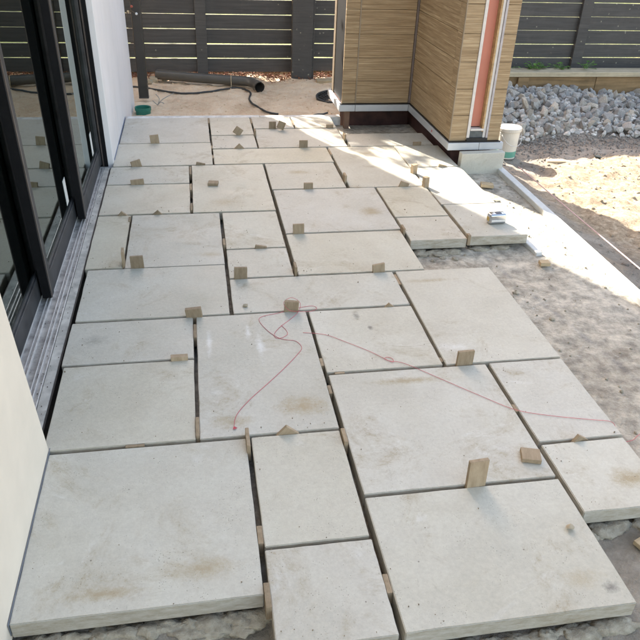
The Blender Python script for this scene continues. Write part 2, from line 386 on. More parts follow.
# ------------------------------------------------------------------ concrete base, kerb, mortar
bm = bmesh.new(); st = .02; cx = [-.60 + st * i for i in range(135)]; cy = [-1.2 + (.05 if False else st) * i for i in range(341)]
def ch(x, y):
    z = -.078 + .007 * fbm(x, y, 3, 4, 1) + .005 * max(0, fbm(x, y, 17, 4, 2)) 
    if y < 1.12 + .03 * fbm(x, 0, 4, 3) and x < .12: z -= .05
    return z
V = [[bm.verts.new((x, y, ch(x, y))) for x in cx] for y in cy]
for j in range(len(cy) - 1):
    for i in range(len(cx) - 1): bm.faces.new((V[j][i], V[j][i + 1], V[j + 1][i + 1], V[j + 1][i]))
abox(bm, -.60, cx[-1], -1.2, cy[-1], -.45, -.105)
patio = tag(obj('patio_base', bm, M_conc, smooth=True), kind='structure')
bm = bmesh.new(); abox(bm, -.535, .50, 5.602, 5.672, -.16, -.006, .004); abox(bm, .503, 1.16, 5.603, 5.67, -.16, -.009, .004)
tag(obj('kerb', bm, plain('kerb_concrete', (.62, .61, .58), .85, var=.22, scale=22, bump=.003)), kind='structure')
def lump(bm, x, y, z, rx, ry, rz, seed):
    r = bmesh.ops.create_icosphere(bm, subdivisions=3, radius=1)
    for v in r['verts']:
        n_ = 1 + .5 * noise.fractal(v.co * 2.0 + Vector((seed, 0, 0)), .9, 2.1, 5)
        v.co = Vector((x + v.co.x * rx * n_, y + v.co.y * ry * n_, z + v.co.z * rz * n_ * .85 - .004))
bm = bmesh.new(); k = 0
for (x, y, rx, ry, rz) in [(1.13, 3.215, .05, .05, .022), (1.22, 3.205, .07, .045, .018), (1.31, 3.22, .05, .04, .02), (1.47, 3.24, .05, .04, .018), (1.6, 3.25, .06, .035, .015),
                     (1.24, 3.15, .022, .018, .012), (1.30, 3.13, .018, .02, .014), (1.18, 3.12, .012, .012, .01),
                     (1.14, 1.30, .045, .035, .018), (1.20, 1.315, .05, .03, .02), (1.29, 1.31, .04, .04, .02), (1.10, 1.285, .025, .02, .02),
                     (1.0, .998, .07, .03, .014), (.92, .99, .05, .025, .013), (.82, .995, .025, .02, .016), (.72, .985, .02, .02, .014), (.6, .99, .03, .02, .013),
                     (-.42, 1.15, .12, .03, .022), (-.25, 1.15, .11, .035, .02), (-.08, 1.145, .1, .03, .022), (.04, 1.14, .04, .03, .018), (-.18, 1.12, .03, .02, .015),
                     (1.78, 3.5, .02, .02, .012), (1.83, 3.9, .03, .02, .012), (1.55, 2.5, .012, .012, .008), (1.48, 2.75, .014, .012, .008), (1.42, 1.75, .016, .012, .01), (1.40, 2.02, .02, .014, .012)]:
    k += 3.3; lump(bm, x, y, -.072 + (-.012 if y < 1.2 and x < .1 else 0), rx, ry, rz, k)
for i in range(13):
    k += 2.1; lump(bm, -.46 + i * .046 + .015 * math.sin(i * 5.1), 1.16, -.080, .045 + .02 * math.sin(i * 3.7), .026 + .012 * math.sin(i * 2.3), .024, k)
for i in range(9):
    k += 2.1; lump(bm, .47 + i * .068, 1.0, -.085, .05, .026 + .010 * math.sin(i * 3.1), .022, k)
rr = random.Random(3)
for i in range(170):
    y = rr.uniform(1.1, 4.3); x = rr.uniform(1.1, 2.05)
    if x < 1.42 and y > 1.3 and y < 2.9: x = rr.uniform(1.42, 2.05)
    q = rr.uniform(.003, .009) * (2 if rr.random() < .08 else 1)
    r = bmesh.ops.create_icosphere(bm, subdivisions=1, radius=q)
    for v in r['verts']: v.co = v.co * rr.uniform(.6, 1.2) + Vector((x, y, ch(x, y) + q * .3))
tag(obj('mortar_lumps', bm, M_mortar, smooth=True), kind='stuff')

# ------------------------------------------------------------------ paving slabs (parts of the patio)
SL = [(-.54, .087, 4.957, 5.59), (-.545, .090, 4.482, 4.943), (-.555, -.0655, 4.155, 4.466), (-.555, -.0635, 3.692, 4.142), (-.556, -.385, 3.048, 3.674),
 (-.375, .0955, 3.045, 3.676), (-.047, .415, 3.688, 4.468), (.101, .414, 5.125, 5.588), (.101, .412, 4.818, 5.112), (.101, .899, 4.490, 4.800),
 (.428, .735, 5.277, 5.585), (.745, 1.064, 5.280, 5.585), (.424, 1.060, 4.816, 5.262), (.430, .890, 4.010, 4.474), (.434, 1.062, 3.368, 3.997),
 (.113, .413, 3.210, 3.673), (.111, .413, 2.896, 3.198), (.434, 1.055, 2.898, 3.356), (.912, 1.389, 4.006, 4.796), (1.082, 1.70, 4.812, 5.108),
 (1.396, 1.73, 4.350, 4.802), (1.400, 1.738, 3.700, 4.339), (1.408, 1.742, 3.238, 3.689), (1.076, 1.390, 3.535, 3.994), (1.079, 1.389, 3.220, 3.524),
 (.906, 1.383, 2.106, 2.888), (-.541, .094, 2.576, 3.036), (-.551, -.0615, 2.261, 2.564), (-.54, -.0615, 1.786, 2.249), (-.047, .419, 1.786, 2.563),
 (.433, .891, 2.106, 2.560), (.437, 1.060, 1.474, 2.091), (1.076, 1.380, 1.632, 2.095), (1.076, 1.376, 1.317, 1.619), (-.520, .103, 1.163, 1.772),
 (.120, .418, 1.317, 1.776), (.119, .421, 1.003, 1.306), (.438, 1.062, 1.006, 1.461), (.110, .890, 2.574, 2.884)]
rr = random.Random(11)
for (x0, x1, y0, y1) in SL:
    c = ((x0 + x1) / 2, (y0 + y1) / 2); a = (x1 - x0) / 2; b = (y1 - y0) / 2
    bm = bmesh.new(); r = bmesh.ops.create_cube(bm, size=1)
    for v in r['verts']: v.co = Vector((v.co.x * 2 * a, v.co.y * 2 * b, v.co.z * .052 - .026))
    bmesh.ops.subdivide_edges(bm, edges=[e for e in bm.edges if abs(e.verts[0].co.z - e.verts[1].co.z) < .001], cuts=7, use_grid_fill=True)
    for v in bm.verts:   # sawn arrises are a touch uneven
        e = min(a - abs(v.co.x), b - abs(v.co.y))
        if e < .001 and max(abs(v.co.x) / a, abs(v.co.y) / b) <= 1.001:
            v.co.x += rr.uniform(-.0009, .0009); v.co.y += rr.uniform(-.0009, .0009)
    es = [e for e in bm.edges if len(e.link_faces) == 2 and e.calc_face_angle() > 1.0]
    bmesh.ops.bevel(bm, geom=es, offset=.0022, segments=2, affect='EDGES')
    obj('paving_slab', bm, M_stone, patio, loc=(c[0], c[1], rr.uniform(-.0012, .0012)), rot=(rr.uniform(-.0015, .0015), rr.uniform(-.0015, .0015), rr.uniform(-.0012, .0012)))

# ------------------------------------------------------------------ wooden spacers
G = 'plywood spacers holding the slab joints open'
def spacer(kind, x, y, zt, label, wdt=.06, ang=0.0, yaw=0.0, dep=.012, tall=None):
    """up: stands in a joint facing the door side, tri: corner poking up, edge: stands along a depth joint, flat: lying on a slab"""
    bm = bmesh.new()
    if kind == 'up': hgt = tall or (zt + .03); sx_, sy_, sz_ = wdt, dep, hgt; z = zt - hgt / 2; rot = (0, ang, yaw)
    elif kind == 'tri': sx_, sy_, sz_ = .058, dep, .055; ext = .5 * (abs(math.sin(ang)) * sx_ + abs(math.cos(ang)) * sz_); z = zt - ext; rot = (0, ang, yaw)
    elif kind == 'edge': hgt = .045 if zt < .01 else zt + .035; sx_, sy_, sz_ = dep, wdt, hgt; z = zt - hgt / 2; rot = (ang, 0, yaw); y += wdt / 2
    else: sx_, sy_, sz_ = wdt, wdt * .9, dep; z = .002 + dep / 2 + zt; rot = (0, ang, yaw)
    # local Y is kept as the thickness so that the plies run right
    if kind in ('up', 'tri'): d = (sx_, sy_, sz_); base = Matrix.Identity(3)
    elif kind == 'edge': d = (sy_, sx_, sz_); base = Matrix.Rotation(math.pi / 2, 3, 'Z')
    else: d = (sx_, sz_, sy_); base = Matrix.Rotation(-math.pi / 2, 3, 'X')
    abox(bm, -d[0] / 2, d[0] / 2, -d[1] / 2, d[1] / 2, -d[2] / 2, d[2] / 2, .0008)
    from mathutils import Euler
    rr_ = random.Random(x * 99 + y)
    for v in bm.verts: v.co += Vector((rr_.uniform(-1, 1), 0, rr_.uniform(-1, 1))) * .0007
    o = obj('wood_spacer', bm, M_ply); o.matrix_world = Matrix.Translation((x, y, z)) @ (Euler(rot).to_matrix() @ base).to_4x4()
    return tag(o, label, 'spacer', G)
SP = [
 ('up', -.297, 4.95, .06, 'brown spacer standing in the joint nearest the far end of the white wall', dict(yaw=.05, ang=-.08)),
 ('up', -.396, 4.474, .040, 'askew spacer lying over in the joint beside the far door jamb', dict(yaw=.25, ang=-.22, wdt=.062)),
 ('up', -.373, 4.149, .032, 'wide low spacer leaning in the second joint out from the door jamb', dict(wdt=.078, yaw=.12, ang=-.05)),
 ('tri', -.428, 3.683, .023, 'small dark spacer corner poking up closest to the glass door', dict(ang=.7)),
 ('tri', -.24, 3.683, .024, 'small dark spacer corner poking up just right of the one closest to the glass door', dict(ang=.85)),
 ('tri', .006, 4.478, .022, 'shallow spacer wedge showing at the crossing below the far left slabs', dict(ang=.25)),
 ('up', -.314, 3.041, .063, 'square upright spacer beside the thin edge on spacer near the door sill', dict(ang=-.02)),
 ('tri', .296, 5.118, .068, 'large diamond shaped spacer standing on its corner among the far slabs', dict(ang=.62)),
 ('tri', .285, 4.809, .035, 'small triangle of spacer just in front of the large diamond one', dict(ang=.8)),
 ('up', .566, 5.27, .053, 'square spacer standing just left of the sunlit tilted spacer', dict(wdt=.053)),
 ('tri', .628, 5.225, .075, 'sunlit tilted spacer leaning at the edge of the far light patch', dict(ang=.45, yaw=.3)),
 ('up', .737, 4.808, .050, 'upright spacer in the joint in front of the far sun patch', {}),
 ('up', 1.008, 5.271, .026, 'low spacer at the far right corner slab near the column wing', dict(wdt=.056)),
 ('up', .650, 4.003, .038, 'upright spacer in the middle of the terrace between two long slabs', dict(wdt=.056)),
 ('up', .500, 3.362, .055, 'square upright spacer in the joint right of the narrow middle slabs', dict(ang=-.02)),
 ('tri', .282, 3.204, .019, 'thin wedge shaped spacer between the two narrow middle slabs', dict(ang=.2)),
 ('up', .162, 2.890, .058, 'square upright spacer at the left end of the long narrow slab', dict(ang=.02)),
 ('up', 1.572, 4.807, .026, 'low shaded spacer by the foot of the column on the thin slab', {}),
 ('up', 1.383, 4.235, .058, 'sunlit narrow spacer standing in the streaks of light left of the big sun patch', dict(wdt=.034, dep=.03, yaw=.35)),
 ('up', 1.387, 3.985, .065, 'sunlit narrow spacer at the corner where three slabs meet in full sun', dict(wdt=.034, dep=.03, yaw=.3)),
 ('tri', 1.25, 4.001, .037, 'half shaded spacer wedge just left of the corner in full sun', dict(ang=.35)),
 ('tri', 1.61, 4.344, .021, 'thin sunlit wedge spacer nearest the loose upright stone', dict(ang=.25)),
 ('up', .823, 2.892, .043, 'upright spacer at the right end of the long narrow slab', dict(ang=-.1, yaw=.1)),
 ('up', -.055, 2.570, .040, 'tilted spacer lying across the joint corner near the door side', dict(ang=-.12, yaw=-.1, wdt=.066, dep=.02)),
 ('up', -.116, 2.255, .018, 'low dark spacer sunk in the joint below the door side slab', dict(wdt=.064, dep=.022)),
 ('up', .357, 2.567, .052, 'spacer wrapped by the pink line in the middle of the terrace', dict(yaw=-.15, ang=.05, wdt=.062, dep=.016)),
 ('tri', .242, 1.781, .033, 'pointed spacer corner rising near the loose end of the pink line', dict(ang=.72)),
 ('tri', .796, 2.567, .017, 'tiny spacer corner poking up behind the dark scuffed slab', dict(ang=.7)),
 ('up', .787, 1.467, .104, 'tallest spacer standing upright between the two nearest big slabs', dict(wdt=.062, yaw=.06, ang=-.03, tall=.13, dep=.014)),
 ('tri', 1.216, 1.625, .025, 'split spacer corner on the right edge beside the end of the pink line', dict(ang=.6, yaw=.2)),
 ('up', .976, 2.1, .062, 'upright spacer left of the junction where the pink line crosses', dict(wdt=.066, yaw=.04)),
 ('flat', .079, 4.112, 0, 'spacer lying flat on a far slab left of the middle', dict(wdt=.06, yaw=-.15, dep=.016)),
 ('flat', 1.012, 1.562, 0, 'spacer lying flat on the slab beside the tallest upright one', dict(wdt=.062, yaw=-.3, dep=.016)),
 ('edge', -.380, 3.056, .075, 'thin upright spacer seen edge on near the door sill', dict(yaw=.05)),
 ('edge', .421, 5.095, .036, 'edge on spacer in the depth joint left of the sunlit spacers', {}),
 ('edge', 1.070, 4.965, .038, 'pale edge on spacer at the right end of the far sunlit slab', dict(dep=.014)),
 ('edge', .902, 4.10, .042, 'edge on spacer in the joint beside the streaky sunlit slab', dict(dep=.014)),
 ('edge', 1.066, 3.31, .028, 'edge on spacer left of the small slab with the exposed front edge', {}),
 ('edge', 1.398, 3.21, .022, 'tall spacer jammed into the open front end of the joint by the tape measure slab', dict(wdt=.03, dep=.016)),
 ('edge', .107, 1.70, .03, 'edge on spacer at the top of the wide dark joint in the foreground', dict(wdt=.09)),
 ('edge', .427, 1.70, .012, 'spacer wedged where the two foreground depth joints meet', dict(wdt=.07, dep=.013)),
 ('edge', .424, 2.90, .038, 'edge on spacer at the left end of the slab row behind the long narrow slab', {}),
 ('edge', -.387, 3.59, .004, 'spacer flush in the far end of the short joint by the sill', {}),
 ('edge', .094, 5.42, .004, 'spacer flush at the far end of the joint by the kerb', dict(wdt=.14)),
 ('edge', .0955, 4.83, -.004, 'spacer flush in the second gap of the far left joint', {}),
 ('edge', .0955, 4.62, -.004, 'spacer flush in the third gap of the far left joint', {}),
 ('edge', -.056, 4.30, .004, 'upper spacer flush in the joint right of the low wide spacers', dict(wdt=.14)),
 ('edge', -.056, 4.03, .004, 'middle spacer flush in the joint right of the low wide spacers', dict(wdt=.1)),
 ('edge', -.055, 3.71, .008, 'lower spacer flush in the joint right of the low wide spacers', dict(wdt=.1)),
 ('edge', .421, 5.40, .006, 'spacer at the far end of the joint beside the diamond shaped one', dict(wdt=.13)),
 ('edge', .740, 5.33, .006, 'spacer in the joint between the two far sunlit slabs', dict(wdt=.14)),
 ('edge', .104, 3.235, .01, 'spacer in the depth joint left of the two narrow middle slabs', dict(wdt=.08)),
 ('edge', .9055, 4.62, .008, 'spacer at the right end of the long far slab', dict(wdt=.11)),
 ('edge', -.054, 2.40, .004, 'upper spacer flush in the wide dark joint of the door side slabs', dict(wdt=.1)),
 ('edge', -.054, 1.795, .006, 'lower spacer flush in the wide dark joint of the door side slabs', dict(wdt=.1)),
 ('edge', .426, 2.155, -.002, 'upper spacer in the joint right of the slab under the pink loop', dict(wdt=.05)),
 ('edge', .427, 1.98, -.002, 'lower spacer in the joint right of the slab under the pink loop', dict(wdt=.05)),
 ('edge', .898, 2.77, -.006, 'spacer in the top of the joint left of the big right slab', dict(wdt=.1, dep=.014)),
 ('edge', .1115, 1.33, -.001, 'spacer in the middle of the wide dark foreground joint', dict(wdt=.065, dep=.015)),
 ('edge', .1115, 1.115, .012, 'tall spacer at the open front end of the wide dark foreground joint', dict(wdt=.075, dep=.015)),
 ('edge', .4295, 1.125, -.002, 'spacer in the joint left of the nearest big right slab', dict(wdt=.06, dep=.015)),
 ('edge', .898, 2.135, -.008, 'small spacer at the bottom of the joint left of the big right slab', dict(wdt=.03, dep=.014)),
 ('edge', 1.069, 1.80, -.003, 'spacer in the joint under the crossing pink line', dict(wdt=.04, dep=.013)),
]
for k_, x_, y_, z_, l_, kw in SP: spacer(k_, x_, y_, z_, l_, **kw)
box('wood_spacer', -.285, -.225, 1.774, 1.784, -.04, .0015, M_ply)
tag(bpy.data.objects['wood_spacer'] if False else COL.objects[-1], 'spacer flush in the joint along the top of the near left slab', 'spacer', G)
o = box('wood_spacer', .462, .50, 2.093, 2.103, -.04, .001, M_ply); tag(o, 'spacer flush in the joint above the large central slab', 'spacer', G)

bm = bmesh.new(); q = random.Random(77)
for i in range(420):
    if q.random() < .6:
        a = q.choice(SL); e_ = q.random()
        x, y = (q.uniform(a[0], a[1]), a[2] + abs(q.gauss(0, .03)) + .004) if e_ < .5 else (a[0] + abs(q.gauss(0, .03)) + .004, q.uniform(a[2], a[3]))
    else: a = q.choice(SL); x, y = q.uniform(a[0], a[1]), q.uniform(a[2], a[3])
    rr_ = q.uniform(.0008, .0022) * (1.7 if q.random() < .06 else 1)
    g_ = bmesh.ops.create_icosphere(bm, subdivisions=1, radius=rr_)
    for v in g_['verts']: v.co = v.co * q.uniform(.6, 1.3) + Vector((x, y, .001 + rr_ * .5))
tag(obj('slab_crumbs', bm, plain('crumbs', (.22, .17, .11), .9, var=.5)), kind='stuff')

# ------------------------------------------------------------------ pebbles, offcuts, form boards
def rockmesh(name, r, seed, mat, flat=.75, n=15):
    q = random.Random(seed); bm = bmesh.new()
    for i in range(n):
        v = Vector((q.gauss(0, 1), q.gauss(0, 1), q.gauss(0, 1))).normalized() * q.uniform(.75, 1.05) * r
        bm.verts.new((v.x, v.y * .85, v.z * flat))
    res = bmesh.ops.convex_hull(bm, input=bm.verts); bmesh.ops.delete(bm, geom=[g for g in res['geom_interior'] if isinstance(g, bmesh.types.BMVert)], context='VERTS')
    return mesh_from(bm, name, mat)
M_peb = plain('beige_stone_chip', (.36, .30, .21), .85)
o = link('stone_chip', rockmesh('stone_chip', .015, 5, M_peb), loc=(1.0, 1.262, .009)); tag(o, 'small beige stone chip on the nearest right slab', 'stone chip')
o = link('stone_chip', rockmesh('stone_chip', .014, 8, M_peb), loc=(.163, 2.627, .007)); tag(o, 'small grey brown stone chip at the left end of the long narrow slab', 'stone chip')
o = box('timber_offcut', -.04, .04, -.03, .03, 0, .018, M_scrap); o.location = (1.86, 4.13, -.055); o.rotation_euler = (0, .06, -.25); tag(o, 'thin square timber offcut lying in front of the loose upright stone', 'offcut')
o = box('timber_offcut', -.025, .025, -.02, .02, 0, .018, M_scrap); o.location = (1.745, 3.01, -.057); o.rotation_euler = (0, .0, -.1); tag(o, 'small sunlit offcut on the bare concrete near the tape measure slab', 'offcut')
bm = bmesh.new(); abox(bm, -.09, .09, -.022, .022, 0, .016, .001); o = obj('timber_offcut', bm, M_scrap, loc=(1.30, 1.25, -.065), rot=(0, -.05, .35)); tag(o, 'long splintery offcut on rough concrete beside the front right slabs', 'offcut')
def board(name, p0, p1, wd, z0, z1, mat, label):
    a = Vector((*p0, 0)); b = Vector((*p1, 0)); L_ = (b - a).length; bm = bmesh.new(); abox(bm, 0, L_, -wd / 2, wd / 2, 0, z1 - z0, .003)
    o = obj(name, bm, mat, loc=(a.x, a.y, z0), rot=(0, 0, math.atan2(b.y - a.y, b.x - a.x))); return tag(o, label, 'board')
board('form_board', (2.07, 4.47), (2.052, 2.0), .05, -.2, -.045, M_form, 'long pale form board along the right edge of the concrete')
board('form_board', (1.757, 3.40), (1.773, 3.13), .035, -.10, -.055, M_form, 'short pale board tucked beside the slab that carries the tape measure')
# taut builder's line
def zline(name, pts, r, mat, label, cat='string', n=6):
    bm = bmesh.new(); tube(bm, pts, r, n); return tag(obj(name, bm, mat, smooth=True), label, cat)
zline('taut_line', [(2.215, 4.45, -.05), (2.215, 3.5, -.052), (2.215, 2.5, -.05), (2.215, 1.6, -.048)], .0035, M_paleline, 'taut pale pink builders line outside the form board')
zl = .0022
P1 = [(.383, 2.39, zl), (.471, 2.365, zl), (.542, 2.305, zl), (.628, 2.223, zl), (.675, 2.165, zl), (.70, 2.142, zl), (.704, 2.165, zl), (.685, 2.178, zl), (.672, 2.162, zl + .003), (.69, 2.146, zl + .003), (.745, 2.126, zl), (.851, 2.016, zl), (.965, 1.897, zl), (1.062, 1.804, zl), (1.173, 1.757, zl), (1.306, 1.719, zl), (1.372, 1.70, zl), (1.385, 1.68, -.01), (1.40, 1.66, -.055), (1.46, 1.67, -.068), (1.53, 1.70, -.068), (1.7, 1.66, -.068)]
P2 = [(.067, 1.834, zl), (.081, 1.896, zl), (.132, 1.974, zl), (.214, 2.072, zl), (.279, 2.153, zl), (.335, 2.23, zl), (.362, 2.28, zl), (.345, 2.33, zl), (.303, 2.346, zl), (.277, 2.364, zl), (.24, 2.42, zl), (.213, 2.50, zl), (.23, 2.535, zl), (.30, 2.556, zl), (.39, 2.59, zl), (.455, 2.60, zl), (.47, 2.575, zl), (.44, 2.556, zl), (.394, 2.552, .006), (.345, 2.545, .02), (.325, 2.575, .04), (.36, 2.59, .055), (.395, 2.57, .04), (.385, 2.545, .01), (.345, 2.50, zl), (.30, 2.45, zl), (.268, 2.40, zl), (.266, 2.365, zl), (.29, 2.36, zl), (.318, 2.385, zl), (.315, 2.42, zl), (.30, 2.455, zl)]
o = zline('pink_line', smooth_path(P1), .0009, M_pink, 'pink string running from the middle slabs over the right edge onto concrete')
o = zline('pink_line', smooth_path(P2), .0009, M_pink, 'looped pink string curling around a spacer with a frayed end')
bm = bmesh.new()
for i in range(7):
    a = -1.9 + i * .2; tube(bm, [(.067, 1.834, .002), (.067 + .014 * math.cos(a), 1.834 + .016 * math.sin(a), .004)], .0009, 4)
obj('frayed_end', bm, M_pink, o)

# ------------------------------------------------------------------ tape measure
tm = empty('tape_measure', (1.622, 3.405, 0), 'chrome tape measure resting at the sun patch edge on a slab', 'tape measure', rz=.06)
bm = bmesh.new(); abox(bm, -.05, .05, -.026, .026, .002, .062, .012, 4); obj('case', bm, M_chrome, tm, smooth=True)
bm = bmesh.new(); abox(bm, -.0515, -.047, -.014, .014, .018, .042, .002, 2); obj('bumper', bm, M_yellow, tm)
bm = bmesh.new(); abox(bm, -.012, .022, -.014, .014, .0615, .0645, .001); obj('badge', bm, M_darkpl, tm)
bm = bmesh.new(); abox(bm, -.040, .048, -.0275, -.0255, .018, .03, .0005); obj('groove_band', bm, M_alu, tm)
bm = bmesh.new(); abox(bm, .046, .056, -.012, .012, .003, .012, .0015); obj('end_hook', bm, M_alu, tm)

# ------------------------------------------------------------------ loose upright stone
ls = empty('loose_stone', (1.915, 4.425, -.078), 'loose pale limestone block standing on edge below the column tray', 'stone block', rz=.055)
bm = bmesh.new(); abox(bm, -.158, .158, -.026, .026, 0, .152, .003, 2)
o = obj('block', bm, stone_material('warm_limestone', .6), ls, rot=(.06, 0, 0))

# ------------------------------------------------------------------ clad column
col = empty('clad_column', (1.7, 5.0, 0), 'tan timber look clad column with a wing and a salmon recess on a grey tray', 'column')
def pb(name, x0, x1, y0, y1, z0, z1, mat, bev=.0, **k): return box(name, x0 - 1.7, x1 - 1.7, y0 - 5.0, y1 - 5.0, z0, z1, mat, col, bev, **k)
ZT = 2.65
rows = []; z = .126
while z < ZT: rows.append((z, min(z + .1725, ZT))); z += .1725
g = .0022
for z0, z1 in rows:
    Z0, Z1 = z0 + g / 2, z1 - g / 2
    pb('cladding_board', 1.142, 1.247, 5.50, 5.518, Z0, Z1, M_clad, .0012)      # wing, corner piece
    pb('cladding_board', 1.257, 1.682, 5.50, 5.518, Z0, Z1, M_clad, .0012)      # wing, main
    pb('cladding_board', 1.70, 1.718, 4.615, 5.492, Z0, Z1, M_clad, .0012)     # side
    pb('cladding_board', 1.70, 1.718, 4.518, 4.612, Z0, Z1, M_clad, .0012)     # side, corner piece
    pb('cladding_board', 1.7025, 1.815, 4.50, 4.5165, Z0, Z1, M_clad, .0012)       # end, left strip
    pb('cladding_board', 1.968, 2.056, 4.50, 4.5165, Z0, Z1, M_clad, .0012)      # end, right strip
    pb('cladding_board', 2.04, 2.056, 4.52, 5.58, Z0, Z1, M_clad, .0012)
pb('backing', 1.725, 2.035, 4.56, 5.56, .13, ZT - .01, M_rubber)
pb('backing', 1.16, 1.724, 5.522, 5.96, .13, ZT - .01, M_rubber)
M_beadtan = plain('tan_corner_bead', (.30, .235, .16), .5)
pb('corner_bead', 1.248, 1.256, 5.497, 5.51, .128, ZT, M_beadtan)
pb('corner_bead', 1.684, 1.698, 5.489, 5.505, .128, ZT, plain('grey_corner_bead', (.16, .13, .12), .45))
pb('corner_bead', 1.6965, 1.7015, 4.4965, 4.5145, .128, ZT, M_beadtan)
pb('edge_board', 1.145, 1.158, 5.90, 5.975, .10, ZT, M_brown_post)
pb('side_gap_strip', 1.150, 1.160, 5.52, 5.89, .128, ZT, M_black)  # black strip filling the dark gap in the wing side
pb('salmon_panel', 1.838, 1.917, 4.535, 4.545, .215, ZT, M_salmon)
pb('window_trim', 1.816, 1.836, 4.494, 4.545, .135, ZT, M_trimw, .001)
pb('window_batten', 1.918, 1.931, 4.492, 4.548, .19, ZT, M_batten, .001)
pb('window_trim', 1.932, 1.950, 4.497, 4.55, .135, ZT, M_trimw, .001)
pb('window_trim', 1.9515, 1.966, 4.489, 4.53, .135, ZT, plain('lilac_grey_trim', (.42, .39, .40), .45), .001)
pb('sill_flashing', 1.837, 1.931, 4.49, 4.535, .196, .21, M_trimw, .001)
pb('sill_block', 1.838, 1.930, 4.50, 4.55, .146, .192, plain('dark_grey_foam', (.10, .11, .11), .8, var=.3))
pb('sill_membrane', 1.817, 1.966, 4.486, 4.498, .124, .148, M_rubber)
def tray(x0, x1, y0, y1): pb('tray', x0, x1, y0, y1, .07, .120, M_tray, .002)
tray(1.682, 1.905, 4.468, 4.50); tray(1.907, 2.08, 4.4685, 4.50)
tray(1.6825, 1.712, 4.503, 5.492)
tray(1.247, 1.680, 5.468, 5.495); tray(1.116, 1.244, 5.4685, 5.495); tray(1.117, 1.144, 5.498, 6.0)
pb('membrane_strip', 1.69, 2.06, 4.476, 4.51, .1205, .126, M_rubber); pb('membrane_strip', 1.689, 1.72, 4.513, 5.48, .1205, .126, M_rubber); pb('membrane_strip', 1.125, 1.686, 5.476, 5.51, .1205, .126, M_rubber)
pb('soffit', 1.15, 1.715, 5.50, 5.98, .072, .118, M_plinth); pb('soffit', 1.716, 2.05, 4.505, 5.57, .072, .118, M_plinth)
pb('plinth', 1.745, 2.03, 4.56, 5.94, -.16, .071, M_plinth); pb('plinth', 1.22, 1.744, 5.66, 5.94, -.16, .071, M_plinth); pb('plinth', 1.17, 1.21, 5.50, 5.54, -.1, .071, plain('brown_packer', (.20, .12, .08), .8))
pb('roof_beam', 1.1, 2.07, 4.47, 5.6, ZT + .003, ZT + .2, M_trimw)
pb('mark', 1.6815, 1.6825, 4.83, 4.845, .088, .103, plain('red_mark', (.5, .05, .04), .5))

# ------------------------------------------------------------------ house with the sliding doors on the left
hs = empty('house', (-.7, 3.0, 0), 'pale rendered house wall with black framed sliding glass doors on the left', 'house')
def hb(name, x0, x1, y0, y1, z0, z1, mat, bev=0., seg=1, parent=None): return box(name, x0 + .7, x1 + .7, y0 - 3.0, y1 - 3.0, z0, z1, mat, parent or hs, bev, seg)
bm = bmesh.new(); abox(bm, -.95 + .7, -.522 + .7, -4.0, -1.2, -.06, 2.4, .004, 2)
for v in bm.verts:
    if v.co.x > 0: v.co.x -= max(0, v.co.z) * .028   # render leans back a little
o = obj('wall', bm, M_render_cream, hs); tag(o, 'smooth cream rendered wall in the near left corner')
o = hb('wall', -.95, -.545, 4.565, 6.62, -.25, 2.4, M_white_wall, .003); tag(o, 'white rendered wall at the far left')
hb('upper_wall', -.951, -.543, -1.0, 6.625, 2.402, 5.6, M_render_cream)
hb('wall', -.93, -.60, 1.85, 4.5, 2.2, 2.40, M_white_wall)
hb('side_wall', -7, -.952, 6.3, 6.62, -.25, 5.6, M_render_cream)
hb('room_floor', -4.5, -.80, 1.0, 6.2, -.12, -.02, plain('dark_floor', (.10, .09, .08), .5)); hb('room_wall', -4.6, -4.5, 1.0, 6.2, -.12, 2.4, M_int); hb('room_wall', -4.5, -.96, .9, 1.0, -.12, 2.4, M_int); hb('room_wall', -4.5, -.96, 6.2, 6.29, -.12, 2.4, M_int); hb('room_ceiling', -4.5, -.955, 1.0, 6.2, 2.4, 2.45, M_int)
# blue film left on the foot of the white wall and on the sill edge
hb('film_strip', -.5445, -.5425, 4.60, 5.598, -.004, .012, M_masking)
hb('film_strip', -.5218, -.520, 1.16, 1.80, -.04, .003, plain('grey_sealant', (.16, .18, .21), .5))
